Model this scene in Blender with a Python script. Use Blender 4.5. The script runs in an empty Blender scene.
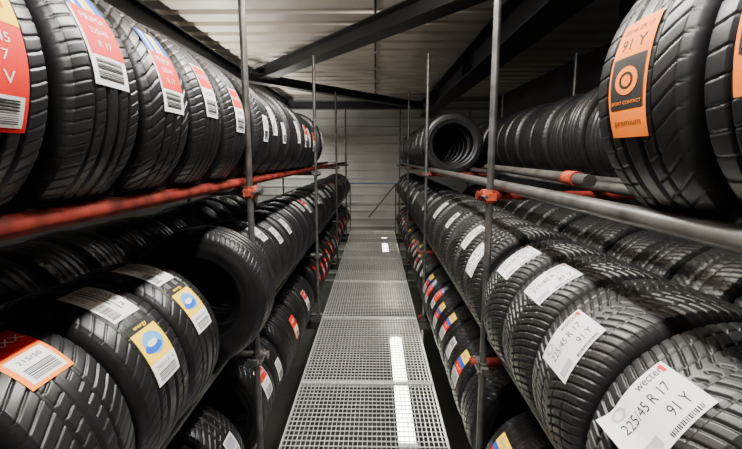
import bpy, math, random
import numpy as np
from mathutils import Vector, Matrix
random.seed(7)
EYE=1.78
col=bpy.context.scene.collection

# ------------------------------------------------------------ materials
def mat(name,color,rough=.5,metal=0.,noise=0.,nscale=20.,bump=0.,emit=None,estr=0.,spec=.5):
    m=bpy.data.materials.new(name); m.use_nodes=True
    nt=m.node_tree; b=nt.nodes['Principled BSDF']
    b.inputs['Base Color'].default_value=(*color,1)
    b.inputs['Roughness'].default_value=rough
    b.inputs['Metallic'].default_value=metal
    b.inputs['Specular IOR Level'].default_value=spec
    if emit:
        b.inputs['Emission Color'].default_value=(*emit,1)
        b.inputs['Emission Strength'].default_value=estr
    if noise>0 or bump>0:
        tc=nt.nodes.new('ShaderNodeTexCoord'); n=nt.nodes.new('ShaderNodeTexNoise')
        n.inputs['Scale'].default_value=nscale; n.inputs['Detail'].default_value=5
        nt.links.new(tc.outputs['Object'],n.inputs['Vector'])
        if noise>0:
            r=nt.nodes.new('ShaderNodeValToRGB')
            r.color_ramp.elements[0].position=.3; r.color_ramp.elements[1].position=.7
            r.color_ramp.elements[0].color=(*[c*(1-noise) for c in color],1)
            r.color_ramp.elements[1].color=(*[min(1,c*(1+noise)) for c in color],1)
            nt.links.new(n.outputs['Fac'],r.inputs['Fac'])
            nt.links.new(r.outputs['Color'],b.inputs['Base Color'])
        if bump>0:
            bp=nt.nodes.new('ShaderNodeBump'); bp.inputs['Strength'].default_value=bump
            bp.inputs['Distance'].default_value=.002
            nt.links.new(n.outputs['Fac'],bp.inputs['Height'])
            nt.links.new(bp.outputs['Normal'],b.inputs['Normal'])
    return m
M_rub=mat('rubber',(.008,.008,.0085),.36,noise=.35,nscale=9,bump=.1,spec=.42)
M_rub2=mat('rubber_dusty',(.012,.0117,.0114),.42,noise=.3,nscale=7,bump=.12,spec=.45)
M_steel=mat('scaffold_steel',(.10,.095,.09),.42,.6,noise=.45,nscale=14)
M_red=mat('red_painted_pipe',(.12,.014,.009),.7,0.,noise=.65,nscale=16,spec=.12)
M_cpl=mat('coupler_orange',(.33,.05,.02),.55,.1,noise=.4,nscale=30,spec=.3)
M_galv=mat('galvanised',(.85,.85,.82),.34,.55,noise=.2,nscale=25)
M_beam=mat('dark_beam',(.014,.014,.016),.5,.2,noise=.3,nscale=4)
M_beam2=mat('grey_beam',(.024,.023,.022),.5,.3,noise=.3,nscale=4)
M_deck=mat('roof_deck',(.52,.47,.40),.42,.2,noise=.10,nscale=2)
M_wall=mat('wall_cladding',(.34,.34,.32),.6,0,noise=.12,nscale=2)
M_wallS=mat('wall_side_paint',(.06,.06,.06),.8,0,noise=.2,nscale=2)
M_conc=mat('concrete',(.075,.074,.072),.8,0,noise=.25,nscale=3)
M_blue=mat('blue_rail_paint',(.05,.16,.36),.4)
M_house=mat('lamp_housing',(.7,.7,.68),.4)
M_tube=mat('lamp_tube',(1,1,1),.4,emit=(1,.95,.85),estr=14)
M_diff=mat('lamp_diffuser',(1,1,1),.4,emit=(1,.93,.74),estr=16)
LC={'w':(.66,.66,.64),'k':(.02,.02,.02),'r':(.60,.014,.008),'y':(.85,.55,.01),'b':(.015,.08,.45),
    'o':(.90,.20,.003),'g':(.35,.36,.38),'c':(.08,.30,.58)}
LM={}
LIDX={}
for i,(k,c) in enumerate(LC.items()):
    LM[k]=mat('label_'+k,c,.6,spec=.15); LIDX[k]=i

# ------------------------------------------------------------ mesh helper
class MB:
    def __init__(s): s.v=[]; s.f=[]; s.m=[]; s.mats=[]; s.sm=[]
    def mi(s,m):
        if m not in s.mats: s.mats.append(m)
        return s.mats.index(m)
    def add(s,vs,fs,m,smooth=False):
        o=len(s.v); s.v+= [tuple(v) for v in vs]; k=s.mi(m)
        for f in fs: s.f.append([i+o for i in f]); s.m.append(k); s.sm.append(smooth)
    def box(s,lo,hi,m):
        x0,y0,z0=lo; x1,y1,z1=hi
        s.add([(x0,y0,z0),(x1,y0,z0),(x1,y1,z0),(x0,y1,z0),(x0,y0,z1),(x1,y0,z1),(x1,y1,z1),(x0,y1,z1)],
              [(0,3,2,1),(4,5,6,7),(0,1,5,4),(1,2,6,5),(2,3,7,6),(3,0,4,7)],m)
    def obox(s,p0,p1,w,h,m,off=(0,0)):
        p0=Vector(p0);p1=Vector(p1); d=(p1-p0).normalized()
        side=d.cross(Vector((0,0,1)))
        if side.length<1e-4: side=Vector((1,0,0))
        side.normalize(); up=side.cross(d)
        vs=[]
        for p in (p0,p1):
            for a,b in ((-1,-1),(1,-1),(1,1),(-1,1)):
                vs.append(p+side*(off[0]+a*w/2)+up*(off[1]+b*h/2))
        s.add(vs,[(0,1,2,3),(7,6,5,4),(0,4,5,1),(1,5,6,2),(2,6,7,3),(3,7,4,0)],m)
    def ibeam(s,p0,p1,w,h,m,t=.02):
        s.obox(p0,p1,w,t,m,(0,h/2-t/2)); s.obox(p0,p1,w,t,m,(0,-h/2+t/2)); s.obox(p0,p1,t*.7,h-2*t,m)
    def cyl(s,p0,p1,r,m,n=16,hollow=True):
        p0=Vector(p0);p1=Vector(p1); d=(p1-p0).normalized()
        a=d.orthogonal().normalized(); b=d.cross(a)
        vs=[];
        for p in (p0,p1):
            for i in range(n):
                t=2*math.pi*i/n; vs.append(p+(a*math.cos(t)+b*math.sin(t))*r)
        fs=[(i,(i+1)%n,n+(i+1)%n,n+i) for i in range(n)]
        s.add(vs,fs,m,True)
        s.add(vs[:n],[tuple(range(n))[::-1]],m); s.add(vs[n:],[tuple(range(n))],m)
    def obj(s,name,parent=None):
        me=bpy.data.meshes.new(name); me.from_pydata(s.v,[],s.f)
        for m in s.mats: me.materials.append(m)
        me.polygons.foreach_set('material_index',s.m); me.polygons.foreach_set('use_smooth',s.sm)
        me.update(); o=bpy.data.objects.new(name,me); col.objects.link(o)
        if parent: o.parent=parent
        return o
def empty(name):
    e=bpy.data.objects.new(name,None); e.empty_display_size=.1; col.objects.link(e); return e

# ------------------------------------------------------------ tire meshes
R0=.33
def crown(y,tw): return R0-.009*np.abs(2*y/tw)**3
def sm(dist,hw,e=.0018): return np.clip((hw-dist)/e+.5,0,1)
def pat_v(th,y,hw):
    s=np.abs(y)/hw; K=76; per=2*math.pi*R0/K
    p=th*K/(2*math.pi)-(3.2*s-1.0*s*s)
    d=np.abs(p-np.round(p))*per*.60
    g=.9*sm(d,.0016)*(s>.05)
    for c,w in ((.022,.0022),(.060,.0016)): g=np.maximum(g,sm(np.abs(np.abs(y)-c),w))
    return g
def pat_rib(th,y,hw):
    g=np.zeros_like(y*th)
    for c,w in ((-.049,.0038),(-.017,.0048),(.019,.0048),(.051,.0038)): g=np.maximum(g,sm(np.abs(y-c),w)+0*th)
    K=78; per=2*math.pi*R0/K
    p=th*K/(2*math.pi)+.9*np.sign(y)*(np.abs(y)/hw)**2
    d=np.abs(p-np.round(p))*per*.85
    g=np.maximum(g,.6*sm(d,.0011)*(np.abs(y)>.058))
    p=th*K/(2*math.pi)+22*y; d=np.abs(p-np.round(p))*per*.7
    g=np.maximum(g,.3*sm(d,.0007)*(np.abs(y)<.049)*(np.abs(y-.001)>.010))
    return g
def pat_sweep(th,y,hw):
    s=y/hw; K=56; per=2*math.pi*R0/K
    g=np.zeros_like(y*th)
    for c,w in ((-.040,.0040),(-.002,.0045),(.040,.0040)): g=np.maximum(g,sm(np.abs(y-c),w)+0*th)
    p=th*K/(2*math.pi)+1.5*s+.5*s*s*np.sign(s); d=np.abs(p-np.round(p))*per*.6
    g=np.maximum(g,.7*sm(d,.0013)*(np.abs(y)>.012))
    return g
def pat_sport(th,y,hw):
    g=np.zeros_like(y*th)
    for c,w in ((-.052,.0026),(-.022,.0055),(.022,.0055),(.054,.0038)): g=np.maximum(g,sm(np.abs(y-c),w)+0*th)
    K=50; per=2*math.pi*R0/K; s=np.abs(y)/hw
    p=th*K/(2*math.pi)+1.3*(s-.25)*np.sign(y)-.6*s*s; d=np.abs(p-np.round(p))*per*.6
    g=np.maximum(g,.5*sm(d,.0010)*(np.abs(y)>.030))
    return g
def tire_mesh(name,pat,W,rim,N,Mt,m):
    tw=.84*W; hw=tw/2
    yt=np.linspace(-hw,hw,Mt)
    prof=[(y,float(crown(np.array(y),tw)),1.) for y in yt]
    R=R0
    right=[(hw+.005*W,R-.0115,.95),(hw+.025*W,R-.016,.8),(.460*W,R-.022,.6),(.474*W,R-.029,.35),(.484*W,R-.037,0),
           (.490*W,R-.045,0),(.488*W,R-.047,0),(.497*W,R-.056,0),(.50*W,R-.066,0),(.497*W,R-.078,0),(.490*W,rim+.034,0),(.487*W,rim+.032,0),
           (.478*W,rim+.022,0),(.470*W,rim+.017,0),(.472*W,rim+.013,0),(.462*W,rim+.007,0),(.450*W,rim,0),(.425*W,rim-.003,0),(.395*W,rim,0),
           (.40*W,rim+.012,0),(.435*W,rim+.035,0),(.455*W,R-.065,0),(.44*W,R-.038,0),(.39*W,R-.022,0),(.25*W,R-.017,0)]
    left=[(-y,r,g) for (y,r,g) in right][::-1]
    P=prof+right+[(0,R-.016,0)]+left
    P=np.array(P); n=len(P)
    th=np.linspace(0,2*math.pi,N,endpoint=False)[:,None]
    y=P[:,0][None,:]; g=pat(th,y,hw)*P[:,2][None,:]
    r=P[:,1][None,:]-.0070*g
    X=r*np.sin(th); Z=r*np.cos(th); Y=np.broadcast_to(y,X.shape)
    co=np.stack([X,Y,Z],-1).reshape(-1,3)
    i=np.arange(N)[:,None]; j=np.arange(n)[None,:]
    i2=(i+1)%N; j2=(j+1)%n
    F=np.stack([i*n+j,i*n+j2,i2*n+j2,i2*n+j],-1).reshape(-1,4)
    me=bpy.data.meshes.new(name)
    nf=len(F)
    me.vertices.add(len(co)); me.vertices.foreach_set('co',co.ravel())
    me.loops.add(nf*4); me.loops.foreach_set('vertex_index',F.ravel())
    me.polygons.add(nf); me.polygons.foreach_set('loop_start',np.arange(nf)*4)
    me.polygons.foreach_set('use_smooth',np.ones(nf,bool))
    me.materials.append(m); me.update(calc_edges=True)
    return me
W0=.225
T={}
for nm,pt,rim,m in (('v',pat_v,.212,M_rub2),('rib',pat_rib,.205,M_rub),('sweep',pat_sweep,.212,M_rub),('sport',pat_sport,.218,M_rub)):
    T[nm]=tire_mesh('tire_'+nm,pt,W0,rim,900,76,m)
    T[nm+'_lo']=tire_mesh('tire_lo_'+nm,pt,W0,rim,280,32,m)

# ------------------------------------------------------------ labels wrapped onto the tread
def text_mesh(txt,size):
    cu=bpy.data.curves.new('t','FONT'); cu.body=txt; cu.size=size; cu.align_x='CENTER'; cu.align_y='CENTER'; cu.resolution_u=3
    o=bpy.data.objects.new('t',cu); me=o.to_mesh()
    v=[tuple(x.co) for x in me.vertices]; f=[list(p.vertices) for p in me.polygons]
    o.to_mesh_clear(); bpy.data.objects.remove(o); bpy.data.curves.remove(cu)
    return v,f
def label_mesh(name,items,curl=0.,flip=1):
    vs=[];fs=[];ms=[]
    def put(a,b,l):
        a*=flip; b*=flip
        r=float(crown(np.array(b),.84*W0))+.0016+l*.0007+.0015*math.sin(a*23+b*31)*(.5+.5*math.cos(a*9))
        r+=curl*max(0,(-a-.045))**2*12
        t=a/R0; return (r*math.sin(t),b,r*math.cos(t))
    for it in items:
        if it[0]=='r':
            _,a0,a1,b0,b1,c,l=it
            na=max(1,int(abs(a1-a0)/.006)); nb=max(1,int(abs(b1-b0)/.015)); o=len(vs)
            for i in range(na+1):
                for j in range(nb+1): vs.append(put(a0+(a1-a0)*i/na,b0+(b1-b0)*j/nb,l))
            for i in range(na):
                for j in range(nb):
                    q=o+i*(nb+1)+j; fs.append([q,q+nb+1,q+nb+2,q+1]); ms.append(LIDX[c])
        elif it[0]=='t':
            _,a,b,size,txt,c,l,rot=it
            v,f=text_mesh(txt,size); o=len(vs); cr,sr=math.cos(rot),math.sin(rot)
            for p in v: vs.append(put(a+p[0]*cr-p[1]*sr,b+p[0]*sr+p[1]*cr,l))
            for q in f: fs.append([k+o for k in q]); ms.append(LIDX[c])
        elif it[0]=='e':
            _,a,b,ra,rb,inner,c,l=it
            n=28;o=len(vs)
            for i in range(n):
                t=2*math.pi*i/n
                vs.append(put(a+ra*math.cos(t),b+rb*math.sin(t),l)); vs.append(put(a+ra*inner*math.cos(t),b+rb*inner*math.sin(t),l))
            for i in range(n):
                k=(i+1)%n; fs.append([o+2*i,o+2*k,o+2*k+1,o+2*i+1]); ms.append(LIDX[c])
    me=bpy.data.meshes.new(name); me.from_pydata(vs,[],fs)
    for k in LC: me.materials.append(LM[k])
    me.polygons.foreach_set('material_index',ms); me.update()
    return me
def bars(a0,a1,b0,b1,l=1,c='k',seed=1):
    rr=random.Random(seed); out=[]; a=a0
    while a<a1:
        w=rr.choice((.0012,.002,.003)); out.append(('r',a,min(a+w,a1),b0,b1,c,l)); a+=w+rr.choice((.0014,.002,.0028))
    return out
HP=math.pi/2
L={}
def size_items(code,li):
    return [('r',-.092,.092,-.054,.054,'w',0),('t',.044,.041,.024,'wecter','k',1,0),('r',.076,.085,.032,.049,'r',1),
    ('t',-.005,.010,.027,code,'k',1,0),('t',.045,-.024,.027,li,'k',1,0),('r',-.082,-.03,-.046,-.028,'g',1),('e',-.055,.038,.018,.011,.6,'g',1)]+bars(-.01,.075,-.050,-.042,1,'k',33)
L['size']=label_mesh('label_size',size_items('225/45 R 17','91 Y'))
L['sizec']=label_mesh('label_size_curled',size_items('225/45 R 17','91 Y'),1.0)
L['sizeb']=label_mesh('label_size_b',size_items('215/40 R 17','87 V'))
L['size2']=label_mesh('label_size2',[('r',-.09,.09,-.048,.048,'w',0),('t',0,.026,.022,'205/55 R 16','k',1,0),('r',-.08,.03,-.002,.002,'k',1),('r',-.08,.06,.008,.011,'k',1),
    ('r',-.08,.0,-.012,-.009,'k',1)]+bars(.015,.08,-.042,-.012,1,'k',3)+[('t',-.045,-.030,.017,'94 V XL','k',1,0)])
L['white']=label_mesh('label_white',[('r',-.07,.07,-.04,.04,'w',0),('r',-.06,.0,-.03,.03,'g',1)]+bars(.012,.06,-.03,.03,1,'k',19))
# upright stickers: top edge at negative a; built once for each side of the aisle
D={}
D['red']=[('r',-.12,.12,-.052,.052,'r',0),('r',-.12,-.055,-.052,.052,'y',1),('t',-.088,0,.028,'SPORT','r',2,HP),
    ('t',-.030,0,.022,'215/45','w',1,HP),('t',-.002,0,.024,'R 17','w',1,HP),('t',.032,0,.030,'95 V','w',1,HP),('r',.06,.112,-.044,.044,'w',1)]+bars(.066,.106,-.036,.036,2,'k',5)
D['bluered']=[('r',-.12,.12,-.052,.052,'w',0),('r',-.12,-.05,-.052,-.035,'b',1),('r',-.12,-.05,-.022,-.005,'b',1),('r',-.12,-.05,.008,.022,'y',1),('r',-.12,-.05,.028,.052,'b',1),
    ('r',-.055,.055,-.045,.052,'r',1),('t',-.03,0,.024,'PRIMA','w',2,HP),('t',.0,0,.018,'225/45','w',2,HP),('t',.03,0,.02,'R 17','w',2,HP)]+bars(.064,.108,-.04,.036,1,'k',8)
D['redwhite']=[('r',-.095,.095,-.045,.045,'w',0),('r',-.09,-.01,-.04,.04,'r',1),('t',-.05,0,.024,'ALPIN','w',2,HP),('t',.012,0,.02,'195/65','k',1,HP)]+bars(.035,.085,-.035,.035,1,'k',9)
D['redfull']=[('r',-.10,.10,-.047,.047,'r',0),('r',-.02,.03,-.036,.036,'w',1),('t',-.06,0,.026,'ALPIN','w',1,HP),('t',.004,0,.020,'195/65','k',2,HP),('t',.062,0,.03,'R 15','w',1,HP)]
D['multi']=[('r',-.11,.11,-.05,.05,'r',0),('r',.03,.11,-.05,.05,'w',1),('r',-.11,-.05,-.05,.05,'y',1),('r',-.05,-.02,-.05,.05,'b',1),('t',-.08,0,.03,'Sport','b',2,HP),
    ('t',0.005,0,.028,'R 17','w',1,HP)]+bars(.04,.1,-.04,.04,2,'k',12)
D['yellow']=[('r',-.10,.10,-.048,.048,'y',0),('r',-.10,-.072,-.048,.048,'k',1),('t',-.086,0,.018,'energy','y',2,HP),('e',-.022,.0,.036,.034,0.01,'c',1),('e',-.010,-.008,.016,.030,0.01,'b',2),('e',-.022,-.006,.010,.018,0.01,'w',3),
    ('r',.032,.10,-.048,.048,'w',1),('t',.050,0,.015,'205/55 R 16','k',2,HP)]+bars(.064,.092,-.036,.036,2,'k',15)
D['orange']=[('r',-.115,.115,-.046,.046,'o',0),('t',-.094,0,.013,'225/45 ZR 17','k',1,HP),('t',-.066,0,.032,'91 Y','k',1,HP),('r',-.042,.058,-.040,.040,'k',1),('e',.004,0,.027,.027,.62,'o',2),('e',.004,0,.011,.011,.1,'o',2),
    ('t',.046,0,.009,'SPORT CONTACT','o',2,HP),('t',.085,0,.019,'premium','k',1,HP)]
D['orangered']=[('r',-.09,.09,-.048,.048,'o',0),('r',-.09,-.01,-.048,.048,'r',1),('r',.0,.08,-.038,.038,'w',1),('t',-.05,0,.03,'MAXX','w',2,HP),('t',.02,0,.018,'215/50','k',2,HP)]+bars(.04,.075,-.03,.03,2,'k',17)
for k,v in D.items():
    L[k]=label_mesh('label_'+k,v); L[k+'_R']=label_mesh('label_'+k+'_r',v,0.,-1)

def add_tire(kind,cx,z,y,R=.33,w=.225,labels=(),parent=None,name='car_tire',yaw=0.,spin=None,lo=False,side=-1,tilt=0.):
    me=T[kind+('_lo' if (lo or y>3.6) else '')]
    o=bpy.data.objects.new(name,me); col.objects.link(o)
    s=R/R0; o.scale=(s,w/W0,s); o.location=(cx,y,z)
    spin=random.uniform(0,6.28) if spin is None else spin
    o.rotation_mode='QUATERNION'
    o.rotation_quaternion=(Matrix.Rotation(math.radians(yaw),4,'Z')@Matrix.Rotation(math.radians(tilt),4,'X')@Matrix.Rotation(spin,4,'Y')).to_quaternion()
    if parent: o.parent=parent
    for lk,phi in labels:
        key=lk+'_R' if (side>0 and lk+'_R' in L) else lk
        lo_=bpy.data.objects.new('label',L[key]); col.objects.link(lo_); lo_.parent=o
        th=math.radians(90-phi)*(1 if side<0 else -1)
        lo_.rotation_euler=(0,th-spin,0)
    return o
PR=.024
DXS={'T':.22,'M':.175,'B':.20}
def cz(hrail,R,lev):
    return hrail+EYE+math.sqrt((R+PR)**2-DXS[lev]**2)
def rail_h(hc,lev): return hc-math.sqrt((.33+PR)**2-DXS[lev]**2)

ROW={'LT':(-.92,.145),'LM':(-.965,-.745),'LB':(-.95,-1.47),'RT':(.83,.14),'RM':(.83,-.70),'RB':(.83,-1.46),
     'LT2':(-1.66,.145),'LM2':(-1.70,-.745),'LB2':(-1.70,-1.47),'RT2':(1.57,.14),'RM2':(1.57,-.70),'RB2':(1.57,-1.46)}
POLE_L=[-.22,1.63,3.47,5.35,7.1]; POLE_R=[-.33,1.515,3.42,5.3,7.1]
PXL=-.645; PXR=.545; PP=.0165
def fill(row,y0,y1,kinds,labs,prob,phi,widths=(.205,.225,.24),lo=False,near=False,Rs=(.32,.33,.335),skip=()):
    cx,hc=ROW[row]; lev=row[1]; hr=rail_h(hc,lev); side=-1 if row[0]=='L' else 1
    poles=POLE_L if side<0 else POLE_R
    par=empty('tire_row')
    y=y0; n=0; kind=random.choice(kinds)
    while True:
        w=random.choice(widths)
        bad=[p for p in poles if (y-.022)<p<(y+w+.022)]
        if bad and not row.endswith('2'): y=bad[0]+.024; continue
        if y+w>y1: break
        if n%5==0: kind=random.choice(kinds)
        n+=1
        R=random.choice(Rs); 
        lb=[]
        if random.random()<prob: lb=[(random.choice(labs),phi+random.uniform(-8,8))]
        add_tire(kind,cx,cz(hr,R,lev),y+w/2,R,w-.006,lb,par,'tire',random.uniform(-.5,.5),None,lo,side)
        y+=w+.004
def near(row,lst):
    cx,hc=ROW[row]; lev=row[1]; hr=rail_h(hc,lev); side=-1 if row[0]=='L' else 1
    for (y,kind,R,w,lb,yaw) in lst:
        add_tire(kind,cx,cz(hr,R,lev),y,R,w,lb,None,'car_tire',yaw,None,False,side)

near('LT',[(.07,'sport',.33,.20,[],0),(.285,'rib',.33,.205,[],0),(.505,'rib',.332,.215,[('red',2)],0),(.735,'rib',.332,.205,[('bluered',22)],0),
    (.955,'sweep',.330,.205,[('bluered',18)],.4),(1.18,'rib',.33,.20,[('redwhite',16)],-.3),(1.42,'rib',.33,.21,[('redwhite',10)],.3)])
fill('LT',1.66,3.85,['rib','sweep'],['white','redwhite','size2'],.65,8,widths=(.19,.205,.215))
near('LM',[(.18,'sport',.33,.225,[],0),(.43,'sport',.332,.23,[],0),(.675,'sweep',.332,.225,[('orangered',62)],0),(.915,'sport',.335,.23,[('size2',66),('yellow',28)],0),
    (1.145,'sport',.332,.22,[('size2',72),('yellow',34)],.4)])
add_tire('rib',-.835,EYE-.665,1.495,.33,.195,[],None,'car_tire',2.0,None,False,-1)
fill('LM',1.66,8.4,['rib','sweep','sport'],['white','size2','white','white','redwhite'],.7,45)
fill('LB',.3,8.2,['sweep','rib','sport'],['redwhite','redfull','redfull','orangered','white'],.85,20,Rs=(.315,.325,.33))
near('RT',[(.19,'rib',.33,.22,[],0),(.425,'sport',.33,.222,[('orange',10)],0),(.66,'sport',.332,.222,[('orange',2)],0)])
fill('RT',3.26,7.3,['rib','sport'],['white'],.15,10)
near('RM',[(.08,'v',.33,.24,[],0),(.34,'v',.33,.245,[('size',44)],0),(.60,'v',.332,.245,[('sizec',35)],.5),(.86,'v',.332,.245,[('size',32)],0),
    (1.11,'v',.33,.24,[('sizeb',52)],0),(1.36,'v',.33,.235,[('size',50)],-.4),(1.675,'v',.332,.235,[('sizeb',28)],0)])
fill('RM',1.80,7.6,['v','v','sweep'],['white','size2'],.3,35,widths=(.225,.235))
fill('RB',.3,7.6,['rib','sport','sweep'],['multi','multi','redwhite','bluered','white'],.85,32,Rs=(.315,.325,.33))
fill('RT2',.2,7.0,['sweep','rib'],['white'],.0,0,lo=True)
fill('RM2',.2,5.0,['v'],['white'],.0,0,lo=True)
fill('LM2',.2,4.0,['rib'],['white'],.0,0,lo=True)
fill('LT2',.4,3.8,['rib'],['white'],.0,0,lo=True)
fill('RB2',.6,4.0,['rib'],['white'],.0,0,lo=True)
fill('LB2',.6,4.0,['rib'],['white'],.0,0,lo=True)

# ------------------------------------------------------------ scaffold racks
def rack(side):
    par=empty('scaffold_tire_rack'); sx='L' if side<0 else 'R'
    poles=POLE_L if side<0 else POLE_R; px=PXL if side<0 else PXR
    back=side*2.05
    b=MB()
    for y in poles:
        for x in (px,back):
            b.cyl((x,y,-2.3),(x,y,EYE+1.05),PP,M_steel,18)
            b.box((x-.06,y-.06,-2.3),(x+.06,y+.06,-2.292),M_steel)
    b.obj('upright_pipes',par)
    for lev in ('T','M','B'):
        cx,hc=ROW[sx+lev]; h=EYE+rail_h(hc,lev); cx2=ROW[sx+lev+'2'][0]; DX=DXS[lev]
        r=MB()
        y1=7.35
        for k,x in enumerate((cx-DX,cx+DX,cx2-DX,cx2+DX)):
            r.cyl((x,-.6,h),(x,y1+ (1.1 if side<0 and lev!='T' else .35),h),PR,M_red if (side<0 and lev=='T') else M_steel,16)
        r.obj('tire_rails',par)
        c=MB()
        for y in poles:
            yy=y+PP+PR
            first=(lev=='T' and y<3)
            mc=M_cpl if first else M_steel
            c.cyl((px-side*.05,yy,h-2*PR),(back+side*.05,yy,h-2*PR),PR*.9,M_red if side>0 else M_steel,16)
            for x in (px,back):
                zc=h-2*PR; 
                c.cyl((x,y,zc-.03),(x,y,zc+.03),PP+.007,mc,16)
                c.cyl((x-.025,yy,zc),(x+.025,yy,zc),PR+.006,mc,16)
                c.box((x-.018,y-.040,zc-.016),(x+.018,y-.018,zc+.016),mc)
                c.cyl((x-side*.032,y-.045,zc),(x-side*.032,y+.03,zc),.005,M_steel,8)
                c.cyl((x-side*.032,y-.050,zc),(x-side*.032,y-.04,zc),.010,M_steel,6)
        c.obj('cross_pipes_and_couplers',par)
    return par
rack(-1); rack(1)
p=MB(); zz=EYE+rail_h(ROW['RT'][1],'T')+2*PR+.001
p.cyl((.80,1.20,zz),(1.02,2.95,zz),PR,M_steel,16)
p.cyl((.80+.012,1.29,zz),(.80+.025,1.38,zz),PR+.007,M_cpl,16)
p.obj('loose_scaffold_pipe')

# ------------------------------------------------------------ grating walkway
g=MB(); xl,xr=-.585,.46; y0,y1=-.8,7.6
x=xl
while x<=xr+.001:
    g.box((x-.0014,y0,-.016),(x+.0014,y1,0),M_galv); x+=.0299
y=y0
while y<=y1:
    g.box((xl,y-.0024,-.003),(xr,y+.0024,.0012),M_galv); y+=.037
for k in range(9):
    yy=y0+k*1.05
    g.box((xl,yy-.004,-.02),(xr,yy+.004,.002),M_galv); g.box((xl,yy+.011,-.02),(xr,yy+.019,.002),M_galv)
for x in (xl,xr): g.box((x-.004,y0,-.03),(x+.004,y1,.003),M_galv)
g.obj('grating_walkway')
s=MB()
for yy in POLE_L+[7.55]:
    s.obox((-2.0,yy-.10,-.075),(2.0,yy-.10,-.075),.05,.08,M_beam2)
s.obj('walkway_support_beams')

e=MB()
ye=7.68
for x in (-.6,.5): e.cyl((x,ye,-.1),(x,ye,1.15),.014,M_steel,12)
e.cyl((-.62,ye,1.15),(.52,ye,1.15),.014,M_blue,12); e.cyl((-.62,ye,.62),(.52,ye,.62),.010,M_steel,12)
e.cyl((-.15,ye+.1,.30),(.55,ye+.9,1.05),.016,M_steel,12)
e.obj('guard_railing')

# ------------------------------------------------------------ shell
XW=3.6; YB=9.7; YF=-2.5; ZC=EYE+1.75
b=MB(); b.box((-XW,YF,-2.4),(XW,YB,-2.3),M_conc); b.obj('floor')
prof=[]; y=YF
while y<YB:
    prof+=[(y,ZC),(y+.21,ZC),(y+.235,ZC+.085),(y+.325,ZC+.085)]; y+=.35
vs=[];fs=[]
for (yy,zz) in prof: vs+=[(-XW,yy,zz),(XW,yy,zz)]
for i in range(len(prof)-1): fs.append((2*i,2*i+1,2*i+3,2*i+2))
b=MB(); b.add(vs,fs,M_deck); b.obj('ceiling')
prof=[]; z=-2.3
while z<ZC+.1:
    prof+=[(z,YB),(z+.16,YB),(z+.18,YB-.025),(z+.22,YB-.025),(z+.24,YB)]; z+=.25
vs=[];fs=[]
for (zz,yy) in prof: vs+=[(-XW,yy,zz),(XW,yy,zz)]
for i in range(len(prof)-1): fs.append((2*i,2*i+1,2*i+3,2*i+2))
b=MB(); b.add(vs,fs,M_wall); b.obj('wall_back')
b=MB(); b.box((-XW-.1,YF,-2.3),(-XW,YB,ZC+.1),M_wallS); b.obj('wall_left')
b=MB(); b.box((XW,YF,-2.3),(XW+.1,YB,ZC+.1),M_wallS); b.obj('wall_right')
b=MB(); b.box((-XW,YF-.1,-2.3),(XW,YF,ZC+.1),M_wallS); b.obj('wall_front')

# roof steel
b=MB()
b.ibeam((1.50,YF,EYE+1.385),(1.50,YB-.03,EYE+1.385),.34,.40,M_beam,.022)
for yy in (0,2.6,5.2,7.8): b.obox((1.50,yy-.006,EYE+1.385),(1.50,yy+.006,EYE+1.385),.30,.35,M_beam)
b.obj('roof_girder')
b=MB(); b.ibeam((-2.35,6.35,EYE+1.50),(1.33,2.6,EYE+1.50),.22,.20,M_beam2,.014); b.obj('roof_brace')
b=MB(); b.ibeam((-2.3,5.75,EYE+1.40),(1.33,9.1,EYE+1.40),.17,.16,M_beam2,.014); b.obj('roof_brace')
b=MB(); b.ibeam((-3.55,9.2,EYE+1.44),(1.33,9.2,EYE+1.44),.16,.2,M_beam,.014); b.obj('roof_crossbeam')
b=MB(); b.ibeam((-2.5,YF,EYE+1.50),(-2.5,YB-.03,EYE+1.50),.16,.2,M_beam,.016); b.obj('roof_purlin')
b=MB(); b.cyl((2.2,3.0,EYE+1.74),(2.2,3.0,-2.3),.05,M_beam,16); b.box((2.08,2.88,-2.3),(2.32,3.12,-2.28),M_beam); b.box((2.12,2.92,EYE+1.73),(2.28,3.08,EYE+1.75),M_beam); b.obj('support_column')
b=MB(); b.cyl((0,YF,ZC-.02),(0,YB-.03,ZC-.02),.014,M_beam2,10)
for k in range(12): b.box((-.03,YF+k*1.0,ZC-.04),(.03,YF+k*1.0+.03,ZC),M_galv)
b.obj('ceiling_conduit')

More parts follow.
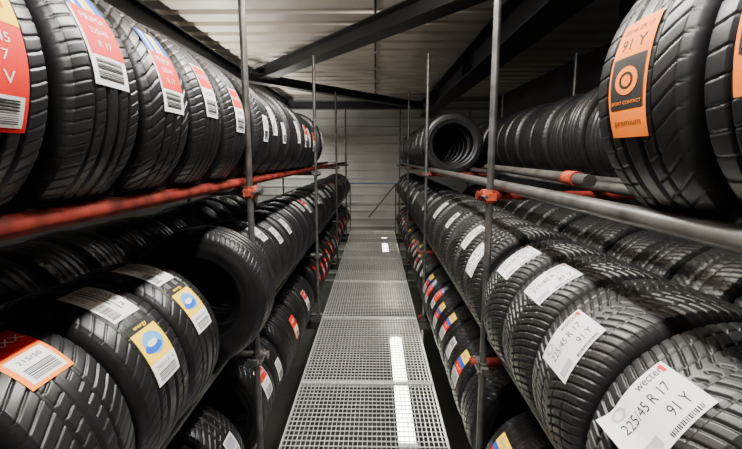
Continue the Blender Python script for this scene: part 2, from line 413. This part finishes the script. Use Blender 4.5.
# ------------------------------------------------------------ lamps
def lamp(x,y0,y1,z,power,up=0.,tube=M_tube,name='fluorescent_light'):
    par=empty(name)
    b=MB()
    b.box((x-.05,y0,z),(x+.05,y1,z+.045),M_house)
    b.box((x-.06,y0-.03,z-.03),(x+.06,y0,z+.05),M_house); b.box((x-.06,y1,z-.03),(x+.06,y1+.03,z+.05),M_house)
    for yy in (y0+.2,y1-.2): b.cyl((x,yy,z+.045),(x,yy,z+.14),.006,M_steel,8)
    b.obj('housing',par)
    t=MB(); t.cyl((x-.022,y0,z-.018),(x-.022,y1,z-.018),.013,tube,12); t.cyl((x+.022,y0,z-.018),(x+.022,y1,z-.018),.013,tube,12); t.obj('tubes',par)
    def ar(zz,rot,pw,sx):
        d=bpy.data.lights.new('glow','AREA'); d.shape='RECTANGLE'; d.size=sx; d.size_y=y1-y0; d.energy=pw; d.color=(1,.95,.88)
        o=bpy.data.objects.new('glow',d); o.location=(x,(y0+y1)/2,zz); o.rotation_euler=(rot,0,0); o.parent=par; col.objects.link(o)
    if power: ar(z-.035,0,power,.1)
    if up: ar(z+.052,math.pi,up,.1)
def uplamp(x,y0,y1,z):
    par=empty('fluorescent_light')
    b=MB(); b.box((x-.075,y0-.03,z-.04),(x+.075,y0,z+.045),M_house); b.box((x-.075,y1,z-.04),(x+.075,y1+.03,z+.045),M_house)
    b.box((x-.05,y0,z-.04),(x+.05,y1,z-.012),M_house)
    for yy in (y0+.2,y1-.2): b.cyl((x,yy,z-.04),(x,yy,-2.3),.012,M_steel,8)
    b.obj('housing',par)
    t=MB(); vs=[];n=10
    for yy in (y0,y1):
        for i in range(n+1):
            a=math.pi*i/n; vs.append((x+.068*math.cos(a),yy,z-.01+.048*math.sin(a)))
    t.add(vs,[(i,i+1,n+2+i,n+1+i) for i in range(n)],M_diff,True); t.obj('diffuser',par)
lamp(-.05,-1.3,.2,EYE+1.30,120,60)
lamp(-.05,.9,2.4,EYE+1.30,145,150)
lamp(-2.4,1.2,2.7,EYE+.85,4,55)  # added fixture, hidden behind the left tires, for side light and ceiling fill
lamp(-2.4,4.2,5.7,EYE+.70,4,60)  # another added, unseen fixture; lifts the ceiling further back
lamp(-2.4,7.6,9.1,EYE+.55,75,50)  # added out-of-view fixture that brightens the far wall
uplamp(.255,2.2,3.65,-.42)
uplamp(.255,7.15,8.9,-.42)

w=bpy.data.worlds.new('World'); bpy.context.scene.world=w; w.use_nodes=True
w.node_tree.nodes['Background'].inputs[0].default_value=(.8,.85,1,1); w.node_tree.nodes['Background'].inputs[1].default_value=.03

# ------------------------------------------------------------ camera
F=320.; tilt=math.atan(36.5/F)
cd=bpy.data.cameras.new('Camera'); cd.sensor_width=36; cd.lens=36*F/742; cd.shift_y=-31/742; cd.clip_start=.02
co=bpy.data.objects.new('Camera',cd); col.objects.link(co)
co.location=(0,0,EYE); co.rotation_euler=(math.pi/2-tilt,0,math.radians(.72))
bpy.context.scene.camera=co
